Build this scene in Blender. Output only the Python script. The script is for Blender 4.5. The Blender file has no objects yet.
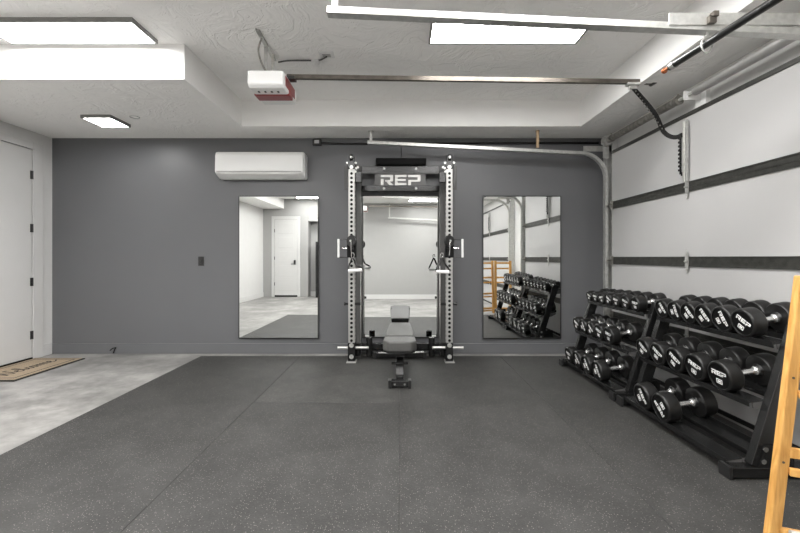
import bpy, bmesh, math, random
from mathutils import Vector, Matrix
S = bpy.context.scene
COL = S.collection
R = math.radians
random.seed(7)

# ------------------------------------------------------------------ camera, world, exposure
cam_d = bpy.data.cameras.new('camera'); cam = bpy.data.objects.new('camera', cam_d); COL.objects.link(cam)
cam.location = (0, 0, 1.22); cam.rotation_euler = (R(90), 0, 0)
cam_d.sensor_width = 36; cam_d.lens = 18
cam_d.shift_x = -1/800; cam_d.shift_y = -9/800
cam_d.clip_start = 0.05
S.camera = cam
w = bpy.data.worlds.new('world'); S.world = w; w.use_nodes = True
w.node_tree.nodes['Background'].inputs[0].default_value = (.8, .85, .9, 1)
w.node_tree.nodes['Background'].inputs[1].default_value = .3
S.view_settings.view_transform = 'Standard'; S.view_settings.look = 'None'
S.view_settings.gamma = 1; S.view_settings.use_curve_mapping = False
S.view_settings.exposure = 0.30
PANEL = 32.0            # radiance of the LED ceiling panels
try:
    S.cycles.max_bounces = 16; S.cycles.diffuse_bounces = 12; S.cycles.glossy_bounces = 6
    S.cycles.sample_clamp_indirect = 6
    S.cycles.use_denoising = True
except Exception: pass

# ------------------------------------------------------------------ materials
def nt(name):
    m = bpy.data.materials.new(name); m.use_nodes = True
    n = m.node_tree; return m, n, n.nodes['Principled BSDF']
def lin(h):
    h = h.lstrip('#'); v = [int(h[i:i+2], 16)/255 for i in (0, 2, 4)]
    return tuple((c/12.92 if c <= .04045 else ((c+.055)/1.055)**2.4) for c in v) + (1,)
def mat(name, col, rough=.5, metal=0., var=.06, vscale=6., bump=0., bscale=40., spec=.5, coat=0.):
    """plain surface with a slight noise variation of colour and optional bump"""
    m, n, b = nt(name)
    c = col if isinstance(col, tuple) else lin(col)
    N = n.nodes; L = n.links
    tc = N.new('ShaderNodeTexCoord'); no = N.new('ShaderNodeTexNoise')
    no.inputs['Scale'].default_value = vscale; no.inputs['Detail'].default_value = 4
    L.new(tc.outputs['Object'], no.inputs['Vector'])
    rp = N.new('ShaderNodeValToRGB')
    rp.color_ramp.elements[0].position = .3; rp.color_ramp.elements[1].position = .7
    rp.color_ramp.elements[0].color = tuple(x*(1-var) for x in c[:3])+(1,)
    rp.color_ramp.elements[1].color = tuple(min(1, x*(1+var)) for x in c[:3])+(1,)
    L.new(no.outputs[0], rp.inputs[0]); L.new(rp.outputs[0], b.inputs['Base Color'])
    b.inputs['Roughness'].default_value = rough; b.inputs['Metallic'].default_value = metal
    b.inputs['Specular IOR Level'].default_value = spec
    if coat: b.inputs['Coat Weight'].default_value = coat
    if bump:
        n2 = N.new('ShaderNodeTexNoise'); n2.inputs['Scale'].default_value = bscale; n2.inputs['Detail'].default_value = 5
        bu = N.new('ShaderNodeBump'); bu.inputs['Strength'].default_value = bump; bu.inputs['Distance'].default_value = .01
        L.new(tc.outputs['Object'], n2.inputs['Vector']); L.new(n2.outputs[0], bu.inputs['Height']); L.new(bu.outputs[0], b.inputs['Normal'])
    return m
def ceiling_mat():
    m, n, b = nt('ceiling_texture'); N = n.nodes; L = n.links
    b.inputs['Base Color'].default_value = (.92, .912, .895, 1); b.inputs['Roughness'].default_value = .75
    tc = N.new('ShaderNodeTexCoord')
    wn = N.new('ShaderNodeTexNoise'); wn.inputs['Scale'].default_value = 2.2; wn.inputs['Detail'].default_value = 3
    mx = N.new('ShaderNodeMixRGB'); mx.inputs[0].default_value = .25
    L.new(tc.outputs['Object'], wn.inputs['Vector']); L.new(tc.outputs['Object'], mx.inputs[1]); L.new(wn.outputs['Color'], mx.inputs[2])
    vo = N.new('ShaderNodeTexNoise'); vo.inputs['Scale'].default_value = 3.4; vo.inputs['Detail'].default_value = 4; vo.inputs['Distortion'].default_value = 1.6
    L.new(mx.outputs[0], vo.inputs['Vector'])
    rp = N.new('ShaderNodeValToRGB'); cr = rp.color_ramp
    cr.elements[0].position = .40; cr.elements[0].color = (0, 0, 0, 1)
    cr.elements[1].position = .62; cr.elements[1].color = (0, 0, 0, 1)
    e = cr.elements.new(.47); e.color = (.9, .9, .9, 1); e = cr.elements.new(.485); e.color = (.25, .25, .25, 1); e = cr.elements.new(.56); e.color = (.75, .75, .75, 1)
    L.new(vo.outputs[0], rp.inputs[0])
    bu = N.new('ShaderNodeBump'); bu.inputs['Strength'].default_value = .5; bu.inputs['Distance'].default_value = .012
    L.new(rp.outputs[0], bu.inputs['Height']); L.new(bu.outputs[0], b.inputs['Normal'])
    return m
def concrete_mat():
    m, n, b = nt('polished_concrete'); N = n.nodes; L = n.links
    tc = N.new('ShaderNodeTexCoord')
    a = N.new('ShaderNodeTexNoise'); a.inputs['Scale'].default_value = 1.6; a.inputs['Detail'].default_value = 8; a.inputs['Roughness'].default_value = .65
    L.new(tc.outputs['Object'], a.inputs['Vector'])
    rp = N.new('ShaderNodeValToRGB'); cr = rp.color_ramp
    cr.elements[0].position = .34; cr.elements[0].color = (.13, .127, .122, 1)
    cr.elements[1].position = .64; cr.elements[1].color = (.325, .317, .304, 1)
    L.new(a.outputs[0], rp.inputs[0])
    a2 = N.new('ShaderNodeTexNoise'); a2.inputs['Scale'].default_value = 9; a2.inputs['Detail'].default_value = 6
    L.new(tc.outputs['Object'], a2.inputs['Vector'])
    mx = N.new('ShaderNodeMixRGB'); mx.blend_type = 'OVERLAY'; mx.inputs[0].default_value = .35
    L.new(rp.outputs[0], mx.inputs[1]); L.new(a2.outputs[0], mx.inputs[2]); L.new(mx.outputs[0], b.inputs['Base Color'])
    b.inputs['Roughness'].default_value = .42; b.inputs['Specular IOR Level'].default_value = .35
    return m
def rubber_mat(name, base, dust):
    m, n, b = nt(name); N = n.nodes; L = n.links
    tc = N.new('ShaderNodeTexCoord')
    # scattered pale flecks
    v = N.new('ShaderNodeTexVoronoi'); v.inputs['Scale'].default_value = 105
    L.new(tc.outputs['Object'], v.inputs['Vector'])
    lt = N.new('ShaderNodeMath'); lt.operation = 'LESS_THAN'; lt.inputs[1].default_value = .2
    L.new(v.outputs['Distance'], lt.inputs[0])
    sp = N.new('ShaderNodeSeparateColor'); L.new(v.outputs['Color'], sp.inputs[0])
    gt = N.new('ShaderNodeMath'); gt.operation = 'GREATER_THAN'; gt.inputs[1].default_value = .5; L.new(sp.outputs[0], gt.inputs[0])
    mu = N.new('ShaderNodeMath'); mu.operation = 'MULTIPLY'; L.new(lt.outputs[0], mu.inputs[0]); L.new(gt.outputs[0], mu.inputs[1])
    # chalk dust patches
    d = N.new('ShaderNodeTexNoise'); d.inputs['Scale'].default_value = 2.6; d.inputs['Detail'].default_value = 7; d.inputs['Roughness'].default_value = .7
    L.new(tc.outputs['Object'], d.inputs['Vector'])
    rp = N.new('ShaderNodeValToRGB'); cr = rp.color_ramp
    cr.elements[0].position = .38; cr.elements[0].color = tuple(x*.88 for x in base)+(1,)
    cr.elements[1].position = .74; cr.elements[1].color = tuple(x*(1+dust) for x in base)+(1,)
    L.new(d.outputs[0], rp.inputs[0])
    g = N.new('ShaderNodeTexNoise'); g.inputs['Scale'].default_value = 160; g.inputs['Detail'].default_value = 2
    L.new(tc.outputs['Object'], g.inputs['Vector'])
    mo = N.new('ShaderNodeMixRGB'); mo.blend_type = 'OVERLAY'; mo.inputs[0].default_value = .5
    L.new(rp.outputs[0], mo.inputs[1]); L.new(g.outputs[0], mo.inputs[2])
    mx = N.new('ShaderNodeMixRGB'); mx.inputs[2].default_value = (.21, .20, .178, 1)
    L.new(mu.outputs[0], mx.inputs[0]); L.new(mo.outputs[0], mx.inputs[1]); L.new(mx.outputs[0], b.inputs['Base Color'])
    bu = N.new('ShaderNodeBump'); bu.inputs['Strength'].default_value = .35; bu.inputs['Distance'].default_value = .003
    L.new(g.outputs[0], bu.inputs['Height']); L.new(bu.outputs[0], b.inputs['Normal'])
    b.inputs['Roughness'].default_value = .62; b.inputs['Specular IOR Level'].default_value = .4
    return m
def wood_mat():
    m, n, b = nt('honey_wood'); N = n.nodes; L = n.links
    tc = N.new('ShaderNodeTexCoord'); mp = N.new('ShaderNodeMapping'); mp.inputs['Scale'].default_value = (9, 9, 1.1)
    L.new(tc.outputs['Object'], mp.inputs[0])
    a = N.new('ShaderNodeTexNoise'); a.inputs['Scale'].default_value = 5; a.inputs['Detail'].default_value = 6; a.inputs['Distortion'].default_value = .6
    L.new(mp.outputs[0], a.inputs['Vector'])
    rp = N.new('ShaderNodeValToRGB'); cr = rp.color_ramp
    cr.elements[0].position = .3; cr.elements[0].color = lin('#a97838'); cr.elements[1].position = .68; cr.elements[1].color = lin('#d2a25c')
    L.new(a.outputs[0], rp.inputs[0]); L.new(rp.outputs[0], b.inputs['Base Color']); b.inputs['Roughness'].default_value = .45
    return m
def emit_mat():
    m, n, b = nt('lit_diffuser')
    b.inputs['Base Color'].default_value = (.9, .9, .9, 1)
    b.inputs['Emission Color'].default_value = (1, .99, .975, 1); b.inputs['Emission Strength'].default_value = PANEL
    return m
def mirror_mat():
    m, n, b = nt('mirror_glass')
    b.inputs['Base Color'].default_value = (.84, .855, .845, 1); b.inputs['Metallic'].default_value = 1; b.inputs['Roughness'].default_value = 0.0
    return m
def jute_mat():
    m, n, b = nt('woven_coir'); N = n.nodes; L = n.links
    tc = N.new('ShaderNodeTexCoord'); wv = N.new('ShaderNodeTexNoise'); wv.inputs['Scale'].default_value = 180; wv.inputs['Detail'].default_value = 3
    L.new(tc.outputs['Object'], wv.inputs['Vector'])
    rp = N.new('ShaderNodeValToRGB'); cr = rp.color_ramp
    cr.elements[0].color = lin('#83735f'); cr.elements[1].color = lin('#a5957f'); cr.elements[0].position = .3; cr.elements[1].position = .7
    L.new(wv.outputs[0], rp.inputs[0]); L.new(rp.outputs[0], b.inputs['Base Color']); b.inputs['Roughness'].default_value = .9
    return m
M = dict(
    ceil=ceiling_mat(),
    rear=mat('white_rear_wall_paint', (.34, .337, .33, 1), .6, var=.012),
    white=mat('white_wall_paint', (.62, .616, .606, 1), .6, var=.012, bump=.05, bscale=60),
    riser=mat('smooth_white_paint', (.85, .843, .83, 1), .6, var=.01),
    grey=mat('charcoal_wall_paint', (.117, .119, .124, 1), .42, var=.03, vscale=1.2, bump=.04, bscale=70),
    base=mat('charcoal_trim_paint', (.124, .126, .131, 1), .32, var=.02),
    door=mat('white_door_paint', (.58, .576, .568, 1), .4, var=.01),
    sect=mat('white_steel_skin', (.425, .421, .416, 1), .5, var=.02, vscale=2),
    strut=mat('weathered_dark_steel', (.042, .042, .037, 1), .45, .35, var=.35, vscale=25),
    galv=mat('galvanised_steel', (.56, .56, .54, 1), .38, .75, var=.12, vscale=30),
    galvd=mat('oily_steel', (.30, .29, .265, 1), .4, .8, var=.3, vscale=30),
    coil=mat('dark_spring_steel', (.11, .105, .1, 1), .4, .7, var=.3, vscale=40),
    grip=mat('satin_steel', (.66, .66, .65, 1), .24, .8, var=.04),
    chrome=mat('chrome_steel', (.78, .78, .77, 1), .18, 1., var=.04),
    upr=mat('brushed_silver_coat', (.40, .395, .382, 1), .34, .5, var=.05, vscale=20),
    matte=mat('matte_black_plastic', (.006, .006, .006, 1), .7, var=.1, spec=.15),
    black=mat('black_powder_coat', (.009, .009, .009, 1), .27, var=.2, spec=.5, bump=.03, bscale=300),
    blackg=mat('black_gloss_plastic', (.014, .014, .014, 1), .28, var=.1),
    shroud=mat('dark_grey_shroud', (.085, .084, .082, 1), .45, var=.05),
    ureth=mat('black_urethane', (.009, .0088, .0085, 1), .36, var=.1, spec=.4, bump=.02, bscale=200),
    uface=mat('black_urethane_face', (.004, .004, .004, 1), .45, var=.1, spec=.15),
    logo=mat('white_print', (.78, .78, .77, 1), .5, var=.01),
    vinyl=mat('grey_bench_vinyl', (.062, .061, .058, 1), .5, var=.08, vscale=30, bump=.1, bscale=200),
    plast=mat('white_plastic', (.78, .78, .77, 1), .35, var=.01),
    plastg=mat('grey_plastic', (.42, .42, .41, 1), .5, var=.03),
    red=mat('translucent_red_plastic', (.23, .012, .012, 1), .3, var=.2, vscale=20),
    rail=mat('dark_bronze_steel', (.10, .088, .075, 1), .4, .6, var=.25, vscale=20),
    copper=mat('orange_copper_tip', (.42, .13, .05, 1), .4, .7),
    rubber=rubber_mat('speckled_rubber', (.029, .0284, .0272), .6),
    rubberd=rubber_mat('worn_speckled_rubber', (.036, .0352, .0336), .85),
    conc=concrete_mat(), wood=wood_mat(), lit=emit_mat(), mirror=mirror_mat(), jute=jute_mat(),
    ink=mat('dark_brown_print', (.03, .024, .02, 1), .85),
    bind=mat('dark_mat_binding', (.022, .02, .018, 1), .8),
    pad=mat('pale_wood_block', (.50, .36, .22, 1), .6, var=.1),
    frame=mat('light_frame_white', (.55, .55, .54, 1), .45),
    fdark=mat('fixture_edge_grey', (.20, .198, .19, 1), .5),
)

# ------------------------------------------------------------------ mesh helpers
ORG = {}
class MB:
    def __init__(s): s.bm = bmesh.new()
    def _xf(s, verts, m):
        bmesh.ops.transform(s.bm, matrix=m, verts=verts)
    def box(s, c, d, rot=None, mi=0):
        r = bmesh.ops.create_cube(s.bm, size=1.0)
        m = Matrix.Translation(Vector(c)) @ (rot.to_4x4() if rot is not None else Matrix()) @ Matrix.Diagonal((d[0], d[1], d[2], 1))
        s._xf(r['verts'], m); return s
    def bx(s, x0, x1, y0, y1, z0, z1):
        return s.box(((x0+x1)/2, (y0+y1)/2, (z0+z1)/2), (abs(x1-x0), abs(y1-y0), abs(z1-z0)))
    def beam(s, p0, p1, wd, th, up=(0, 0, 1)):
        """rectangular bar; wd measured across, th along 'up'"""
        p0 = Vector(p0); p1 = Vector(p1); a = (p1-p0); ln = a.length; a.normalize()
        u = Vector(up); u = (u - a*u.dot(a)).normalized(); v = u.cross(a)
        rot = Matrix((a, v, u)).transposed()
        return s.box((p0+p1)/2, (ln, wd, th), rot)
    def cyl(s, p0, p1, r, seg=16, r2=None):
        p0 = Vector(p0); p1 = Vector(p1); a = p1-p0
        q = a.to_track_quat('Z', 'Y')
        g = bmesh.ops.create_cone(s.bm, cap_ends=True, segments=seg, radius1=r, radius2=r if r2 is None else r2, depth=a.length)
        s._xf(g['verts'], Matrix.Translation((p0+p1)/2) @ q.to_matrix().to_4x4()); return s
    def ball(s, c, r, seg=12):
        g = bmesh.ops.create_uvsphere(s.bm, u_segments=seg, v_segments=seg//2+2, radius=r)
        s._xf(g['verts'], Matrix.Translation(Vector(c))); return s
    def lathe(s, prof, origin, axis, seg=32):
        """profile list of (along, radius)"""
        o = Vector(origin); a = Vector(axis).normalized()
        u = a.orthogonal().normalized(); v = a.cross(u)
        rings = []
        for t, r in prof:
            if r < 1e-6: rings.append([s.bm.verts.new(o+a*t)])
            else: rings.append([s.bm.verts.new(o+a*t+(u*math.cos(2*math.pi*k/seg)+v*math.sin(2*math.pi*k/seg))*r) for k in range(seg)])
        for A, B in zip(rings, rings[1:]):
            for k in range(seg):
                k2 = (k+1) % seg
                if len(A) == 1 and len(B) == 1: continue
                if len(A) == 1: s.bm.faces.new((A[0], B[k], B[k2]))
                elif len(B) == 1: s.bm.faces.new((A[k], B[0], A[k2]))
                else: s.bm.faces.new((A[k], B[k], B[k2], A[k2]))
        return s
    def prism(s, pts, vec):
        """planar polygon (3-D points) extruded by vec"""
        vec = Vector(vec)
        a = [s.bm.verts.new(Vector(p)) for p in pts]; b = [s.bm.verts.new(Vector(p)+vec) for p in pts]
        s.bm.faces.new(a); s.bm.faces.new(b[::-1])
        n = len(a)
        for k in range(n):
            s.bm.faces.new((a[k], b[k], b[(k+1) % n], a[(k+1) % n]))
        return s
    def tube(s, pts, r, seg=8, closed=False, rx=None, upv=None):
        """round (or elliptical) tube along points"""
        P = [Vector(p) for p in pts]; n = len(P); rings = []
        ref = None
        for i in range(n):
            if closed: t = P[(i+1) % n]-P[i-1]
            else: t = P[min(i+1, n-1)]-P[max(i-1, 0)]
            t.normalize()
            if upv is not None:
                u = Vector(upv); u = (u-t*u.dot(t))
                u = u.normalized() if u.length > 1e-4 else t.orthogonal().normalized()
            elif ref is None: u = t.orthogonal().normalized()
            else: u = (ref-t*ref.dot(t)).normalized()
            ref = u; v = t.cross(u)
            rings.append([s.bm.verts.new(P[i]+u*math.cos(2*math.pi*k/seg)*r+v*math.sin(2*math.pi*k/seg)*(rx or r)) for k in range(seg)])
        rg = range(n if closed else n-1)
        for i in rg:
            A = rings[i]; B = rings[(i+1) % n]
            for k in range(seg):
                s.bm.faces.new((A[k], A[(k+1) % seg], B[(k+1) % seg], B[k]))
        if not closed:
            s.bm.faces.new(rings[0][::-1]); s.bm.faces.new(rings[-1])
        return s
    def sweep(s, pts, prof, xdir):
        """profile [(a,b)] swept along pts: a along xdir, b along xdir x tangent"""
        P = [Vector(p) for p in pts]; X = Vector(xdir).normalized(); rings = []
        for i in range(len(P)):
            t = (P[min(i+1, len(P)-1)]-P[max(i-1, 0)]).normalized(); y = X.cross(t).normalized()
            rings.append([s.bm.verts.new(P[i]+X*a+y*b) for a, b in prof])
        m = len(prof)
        for A, B in zip(rings, rings[1:]):
            for k in range(m): s.bm.faces.new((A[k], A[(k+1) % m], B[(k+1) % m], B[k]))
        s.bm.faces.new(rings[0][::-1]); s.bm.faces.new(rings[-1])
        return s
    def build(s, name, m, parent=None, smooth=False, bevel=0., origin=None, mats=None, seg=2):
        bmesh.ops.recalc_face_normals(s.bm, faces=s.bm.faces)
        if parent is not None: o0 = Vector(ORG[parent.name])
        elif origin is not None: o0 = Vector(origin)
        else:
            co = [v.co for v in s.bm.verts]
            o0 = Vector(((min(c.x for c in co)+max(c.x for c in co))/2, (min(c.y for c in co)+max(c.y for c in co))/2, min(c.z for c in co)))
        bmesh.ops.translate(s.bm, verts=s.bm.verts, vec=-o0)
        me = bpy.data.meshes.new(name); s.bm.to_mesh(me); s.bm.free()
        for mm in (mats or [m]): me.materials.append(mm)
        o = bpy.data.objects.new(name, me); COL.objects.link(o)
        if parent is not None: o.parent = parent
        else: o.location = o0
        ORG[o.name] = tuple(o0)
        if smooth:
            for p in me.polygons: p.use_smooth = True
            e = o.modifiers.new('edges', 'EDGE_SPLIT'); e.split_angle = R(38)
        if bevel:
            b = o.modifiers.new('bevel', 'BEVEL'); b.width = bevel; b.segments = seg; b.limit_method = 'ANGLE'; b.angle_limit = R(35)
        return o
def thing(name, loc, label, cat, group=None):
    o = bpy.data.objects.new(name, None); COL.objects.link(o); o.location = loc; o.empty_display_size = .1
    ORG[o.name] = tuple(loc); return tag(o, label, cat, group)
def tag(o, label, cat, group=None):
    o['label'] = label; o['category'] = cat
    if group: o['group'] = group
    return o
def struct(o): o['kind'] = 'structure'; return o
def spline(pts, n=8):
    P = [Vector(p) for p in pts]; out = []
    for i in range(len(P)-1):
        a = P[max(i-1, 0)]; b = P[i]; c = P[i+1]; d = P[min(i+2, len(P)-1)]
        for k in range(n):
            t = k/n
            out.append(.5*((2*b)+(c-a)*t+(2*a-5*b+4*c-d)*t*t+(3*b-a-3*c+d)*t**3))
    out.append(P[-1]); return out

# ------------------------------------------------------------------ room dimensions (metres)
XL, XR, YB, YR = -4.43, 2.57, 5.08, -2.60
ZC, ZT = 2.735, 3.035            # low soffit, raised tray
# ------------------------------------------------------------------ shell
struct(MB().bx(XL-.1, XR+.1, YR-.1, YB+.1, -.12, 0).build('floor', M['conc'], origin=(0, 0, 0)))
struct(MB().bx(XL, XR, YB, YB+.12, 0, 3.2).build('wall_back', M['grey'], origin=(0, YB, 0)))
struct(MB().bx(XL-.12, XL, YR-.1, YB+.12, 0, 3.2).build('wall_left', M['white'], origin=(XL, 0, 0)))
struct(MB().bx(XR, XR+.12, YR-.1, YB+.12, 0, 3.2).build('wall_right', M['white'], origin=(XR, 0, 0)))
rear = MB().bx(XL, -3.02, YR-.12, YR+.32, 0, 3.2).bx(-3.02, XR, YR-.12, YR, 0, 3.2).bx(-3.02, -1.95, YR, YR+.30, 2.35, 3.2)
struct(rear.build('wall_rear', M['rear'], origin=(0, YR, 0)))
# ceiling: raised tray with dropped soffits around it; flats textured, risers smooth
c = MB()
c.bx(XL, XR, YR, YB, ZT, ZT+.1)
TX0, TX1, TX2, TY0, TY1, TY2 = -3.78, -1.84, 2.08, -2.2, 3.40, 4.62
c.bx(XL, XR, TY2, YB, ZC, ZT)
c.bx(TX2, XR, YR, TY2, ZC, ZT)
c.bx(XL, TX1, TY1, TY2, ZC, ZT)
c.bx(XL, TX0, YR+.32, TY1, ZC, ZT)
for f in c.bm.faces:
    f.normal_update()
    if abs(f.normal.z) < .5: f.material_index = 1
struct(c.build('ceiling', None, origin=(0, 0, ZC), mats=[M['ceil'], M['riser']]))
# baseboards
struct(MB().bx(XL+.015, XR-.003, YB-.018, YB, .0, .132).build('baseboard_back', M['base'], bevel=.003))
struct(MB().bx(XL, XL+.015, 4.93, YB-.02, 0, .14).bx(XL, XL+.015, YR+.32, 3.72, 0, .14).build('baseboard_left', M['door'], bevel=.003))
struct(MB().bx(-3.02, XR-.003, YR, YR+.015, 0, .14).build('baseboard_rear', M['door'], bevel=.003))

# ------------------------------------------------------------------ door in the left wall
def slab_door():
    y0, y1, top = 3.86, 4.775, 2.50
    d = struct(MB().bx(XL+.002, XL+.022, y0, y1, .03, top).build('door_1', M['door'], bevel=.002, origin=(XL, y1, 0)))
    for z in (.245, .88, 1.52, 2.155):
        h = MB().cyl((XL+.028, y1+.004, z), (XL+.028, y1+.004, z+.10), .009, 10).bx(XL+.018, XL+.027, y1-.022, y1+.004, z, z+.10)
        h.build('hinge', M['blackg'], d, smooth=True)
    MB().bx(XL+.016, XL+.034, y0, y1, .004, .03).build('door_sweep', M['black'], d)
    struct(MB().bx(XL, XL+.030, y1+.014, 4.925, 0, 2.60).bx(XL, XL+.018, 3.73, y0-.012, 0, 2.60)
           .bx(XL, XL+.030, y0-.012, y1+.014, top+.014, 2.60).build('trim_1', M['door'], bevel=.003))
slab_door()
# panelled door in the rear wall (seen in the mirror)
def rear_door():
    y = YR+.32; x0, x1, top = -4.06, -3.36, 2.40
    d = struct(MB().bx(x0, x1, y, y+.02, .05, top).build('door_2', M['door'], origin=(x0, y, 0)))
    n = 5
    for k in range(n):
        z0 = .20+k*.44
        MB().bx(x0+.11, x1-.11, y+.02, y+.026, z0, z0+.33).build('panel', M['door'], d, bevel=.005)
    for z in (.35, 1.15, 2.0): MB().bx(x0-.012, x0+.006, y+.016, y+.030, z, z+.1).build('hinge', M['blackg'], d)
    MB().bx(x1-.10, x1-.045, y+.02, y+.05, 1.0, 1.14).cyl((x1-.07, y+.06, 1.02), (x1-.18, y+.06, 1.02), .01, 8).cyl((x1-.07, y+.02, 1.02), (x1-.07, y+.065, 1.02), .012, 8).build('lever_handle', M['blackg'], d)
    MB().bx(x0, x1, y, y+.016, .002, .05).build('door_sweep', M['black'], d)
    struct(MB().bx(x0-.10, x0-.014, y, y+.018, 0, 2.50).bx(x1+.004, x1+.09, y, y+.018, 0, 2.50).bx(x0-.014, x1+.004, y, y+.018, 2.405, 2.50).build('trim_2', M['door'], bevel=.003))
rear_door()

# ------------------------------------------------------------------ sectional garage doors in the right wall
def garage_door(name, y0, y1, yc):
    X = 2.50
    d = bpy.data.objects.new(name, None); COL.objects.link(d); d.location = (X, yc, 0); ORG[d.name] = (X, yc, 0); struct(d)
    seams = (.545, 1.185, 1.835)
    edges = [.03]+list(seams)+[2.475]
    for a, b in zip(edges, edges[1:]):
        MB().bx(X, X+.045, y0, y1, a+.002, b-.002).build('door_section', M['sect'], d, bevel=.003)
    for z in seams:
        m = MB().bx(X-.008, X, y0+.005, y1-.005, z-.043, z+.043)
        m.bx(X-.014, X-.008, y0+.005, y1-.005, z-.043, z-.033).bx(X-.014, X-.008, y0+.005, y1-.005, z+.033, z+.043).bx(X-.012, X-.008, y0+.005, y1-.005, z-.006, z+.004)
        m.build('seam_rail', M['strut'], d)
        for y in (yc, yc-.02 if False else yc):
            h = MB().prism([(X-.014, yc-.018, z-.06), (X-.014, yc, z-.105), (X-.014, yc+.018, z-.06), (X-.014, yc+.022, z), (X-.014, yc+.018, z+.06), (X-.014, yc, z+.105), (X-.014, yc-.018, z+.06), (X-.014, yc-.022, z)], (-.006, 0, 0))
            h.cyl((X-.022, yc-.02, z), (X-.022, yc+.02, z), .009, 8)
            for q in (-.07, .07): h.cyl((X-.018, yc, z+q), (X-.024, yc, z+q), .007, 8)
            h.build('hinge', M['galv'], d)
            break
        for ye in (y0+.03, y1-.03):
            h = MB().bx(X-.022, X-.014, ye-.025, ye+.025, z-.05, z+.05).cyl((X-.05, ye-.02, z), (X-.05, ye+.07 if ye > yc else ye-.07, z), .007, 8).bx(X-.055, X-.02, ye-.02, ye+.02, z-.012, z+.012)
            h.build('roller_hinge', M['galvd'], d)
    MB().bx(X-.012, X, y0+.005, y1-.005, 2.447, 2.479).build('top_rail', M['strut'], d)
    MB().bx(X-.01, X+.045, y0, y1, 0, .028).build('bottom_seal', M['black'], d)
    s = MB().bx(X-.030, X-.016, yc-.020, yc+.020, 1.88, 2.41).bx(X-.042, X-.030, yc-.020, yc-.014, 1.88, 2.41).bx(X-.042, X-.030, yc+.014, yc+.020, 1.88, 2.41)
    s.build('operator_strut', M['galv'], d)
    m = MB().bx(X-.050, X-.044, yc+.024, yc+.046, 1.95, 2.31)
    for k in range(9): m.box((X-.056, yc+.035, 1.985+k*.035), (.014, .020, .018))
    m.bx(X-.050, X-.030, yc+.018, yc+.03, 1.935, 1.965)
    m.build('arm_bracket', M['black'], d)
    return d
Y1, Y0, YC = 4.74, 2.28, 3.475
garage_door('door_3', Y0, Y1, YC)
garage_door('door_4', -2.35, 1.25, -.55)
# white jamb angles at the door edges
struct(MB().bx(2.515, XR, Y1+.004, Y1+.03, 0, 2.66).bx(2.515, XR, Y0-.03, Y0-.004, 0, 2.66).bx(2.515, XR, 1.254, 1.28, 0, 2.66).build('trim_3', M['door']))

def track(y, sgn, label, hang):
    """galvanised roller track: vertical run, bend, long overhead run with hangers"""
    x0 = 2.455; rad = .30; zb = 2.17 if sgn > 0 else 2.14
    t = thing('garage_door_track', (x0, y, 0), label, 'track', 'garage door tracks')
    pts = [(x0, y, .02), (x0, y, .8), (x0, y, zb)]
    for k in range(1, 13):
        a = k/12*R(90-2.6)
        pts.append((x0-rad*(1-math.cos(a)), y, zb+rad*math.sin(a)))
    pts.append((-.40, y, zb+(.43 if sgn > 0 else .42)))
    C_ = [(-.027, -.012), (.027, -.012), (.027, .014), (.020, .014), (.020, -.007), (-.020, -.007), (-.020, .010), (-.027, .010)]
    # channel opens toward the door's middle: profile a = along Y
    MB().sweep(pts, [(a*1.0, b*1.6) for a, b in C_], (0, 1, 0)).build('channel', M['galv'], t)
    # angle reinforcing the front of the overhead run
    MB().bx(1.44 if sgn < 0 else 2.2, 2.545, y-.032 if sgn < 0 else y+.030, y-.028 if sgn < 0 else y+.034, zb+.33, zb+.395).build('angle_brace', M['galv'], t)
    # wall angle carrying the vertical run
    m = MB().bx(2.475, 2.56, y+.030, y+.034, .05, 2.62) if sgn > 0 else MB().bx(2.475, 2.56, y-.034, y-.030, .05, 2.62)
    m.build('jamb_bracket', M['galv'], t)
    if sgn > 0:
        MB().bx(2.40, 2.47, y-.045, y-.038, 2.40, 2.66).build('bearing_plate', M['galv'], t)
    for hx in hang:
        zt = zb+.30+(2.15-hx)/2.55*.13+.02
        top = ZC if y > TY2 else ZT
        m = MB().bx(hx-.016, hx+.016, y-.004, y+.003, zt, top)
        m.bx(hx-.03, hx+.03, y-.02, y+.02, top-.006, top)
        m.build('hanger', M['galv'], t)
    return t
track(Y1+.055, 1, 'galvanised door track running along the grey wall, above the power rack', (-.36,))
track(Y0-.10, -1, 'galvanised door track overhead near the long ceiling light, crossing its front', (-.36,))
track(1.35, 1, 'galvanised door track of the other garage door, behind the camera', (-.36,))
track(-2.43, -1, 'galvanised door track of the other garage door, by the rear wall', (-.36,))
# pale wooden spacer hanging from the soffit to the rear track
tag(MB().bx(1.615, 1.645, 4.765, 4.785, 2.53, ZC).cyl((1.63, 4.775, ZC-.012), (1.63, 4.775, ZC), .022, 12).build('hanger_strap', M['pad']),
    'short pale strap hanging from the soffit to the track right of the rack', 'strap')

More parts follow.
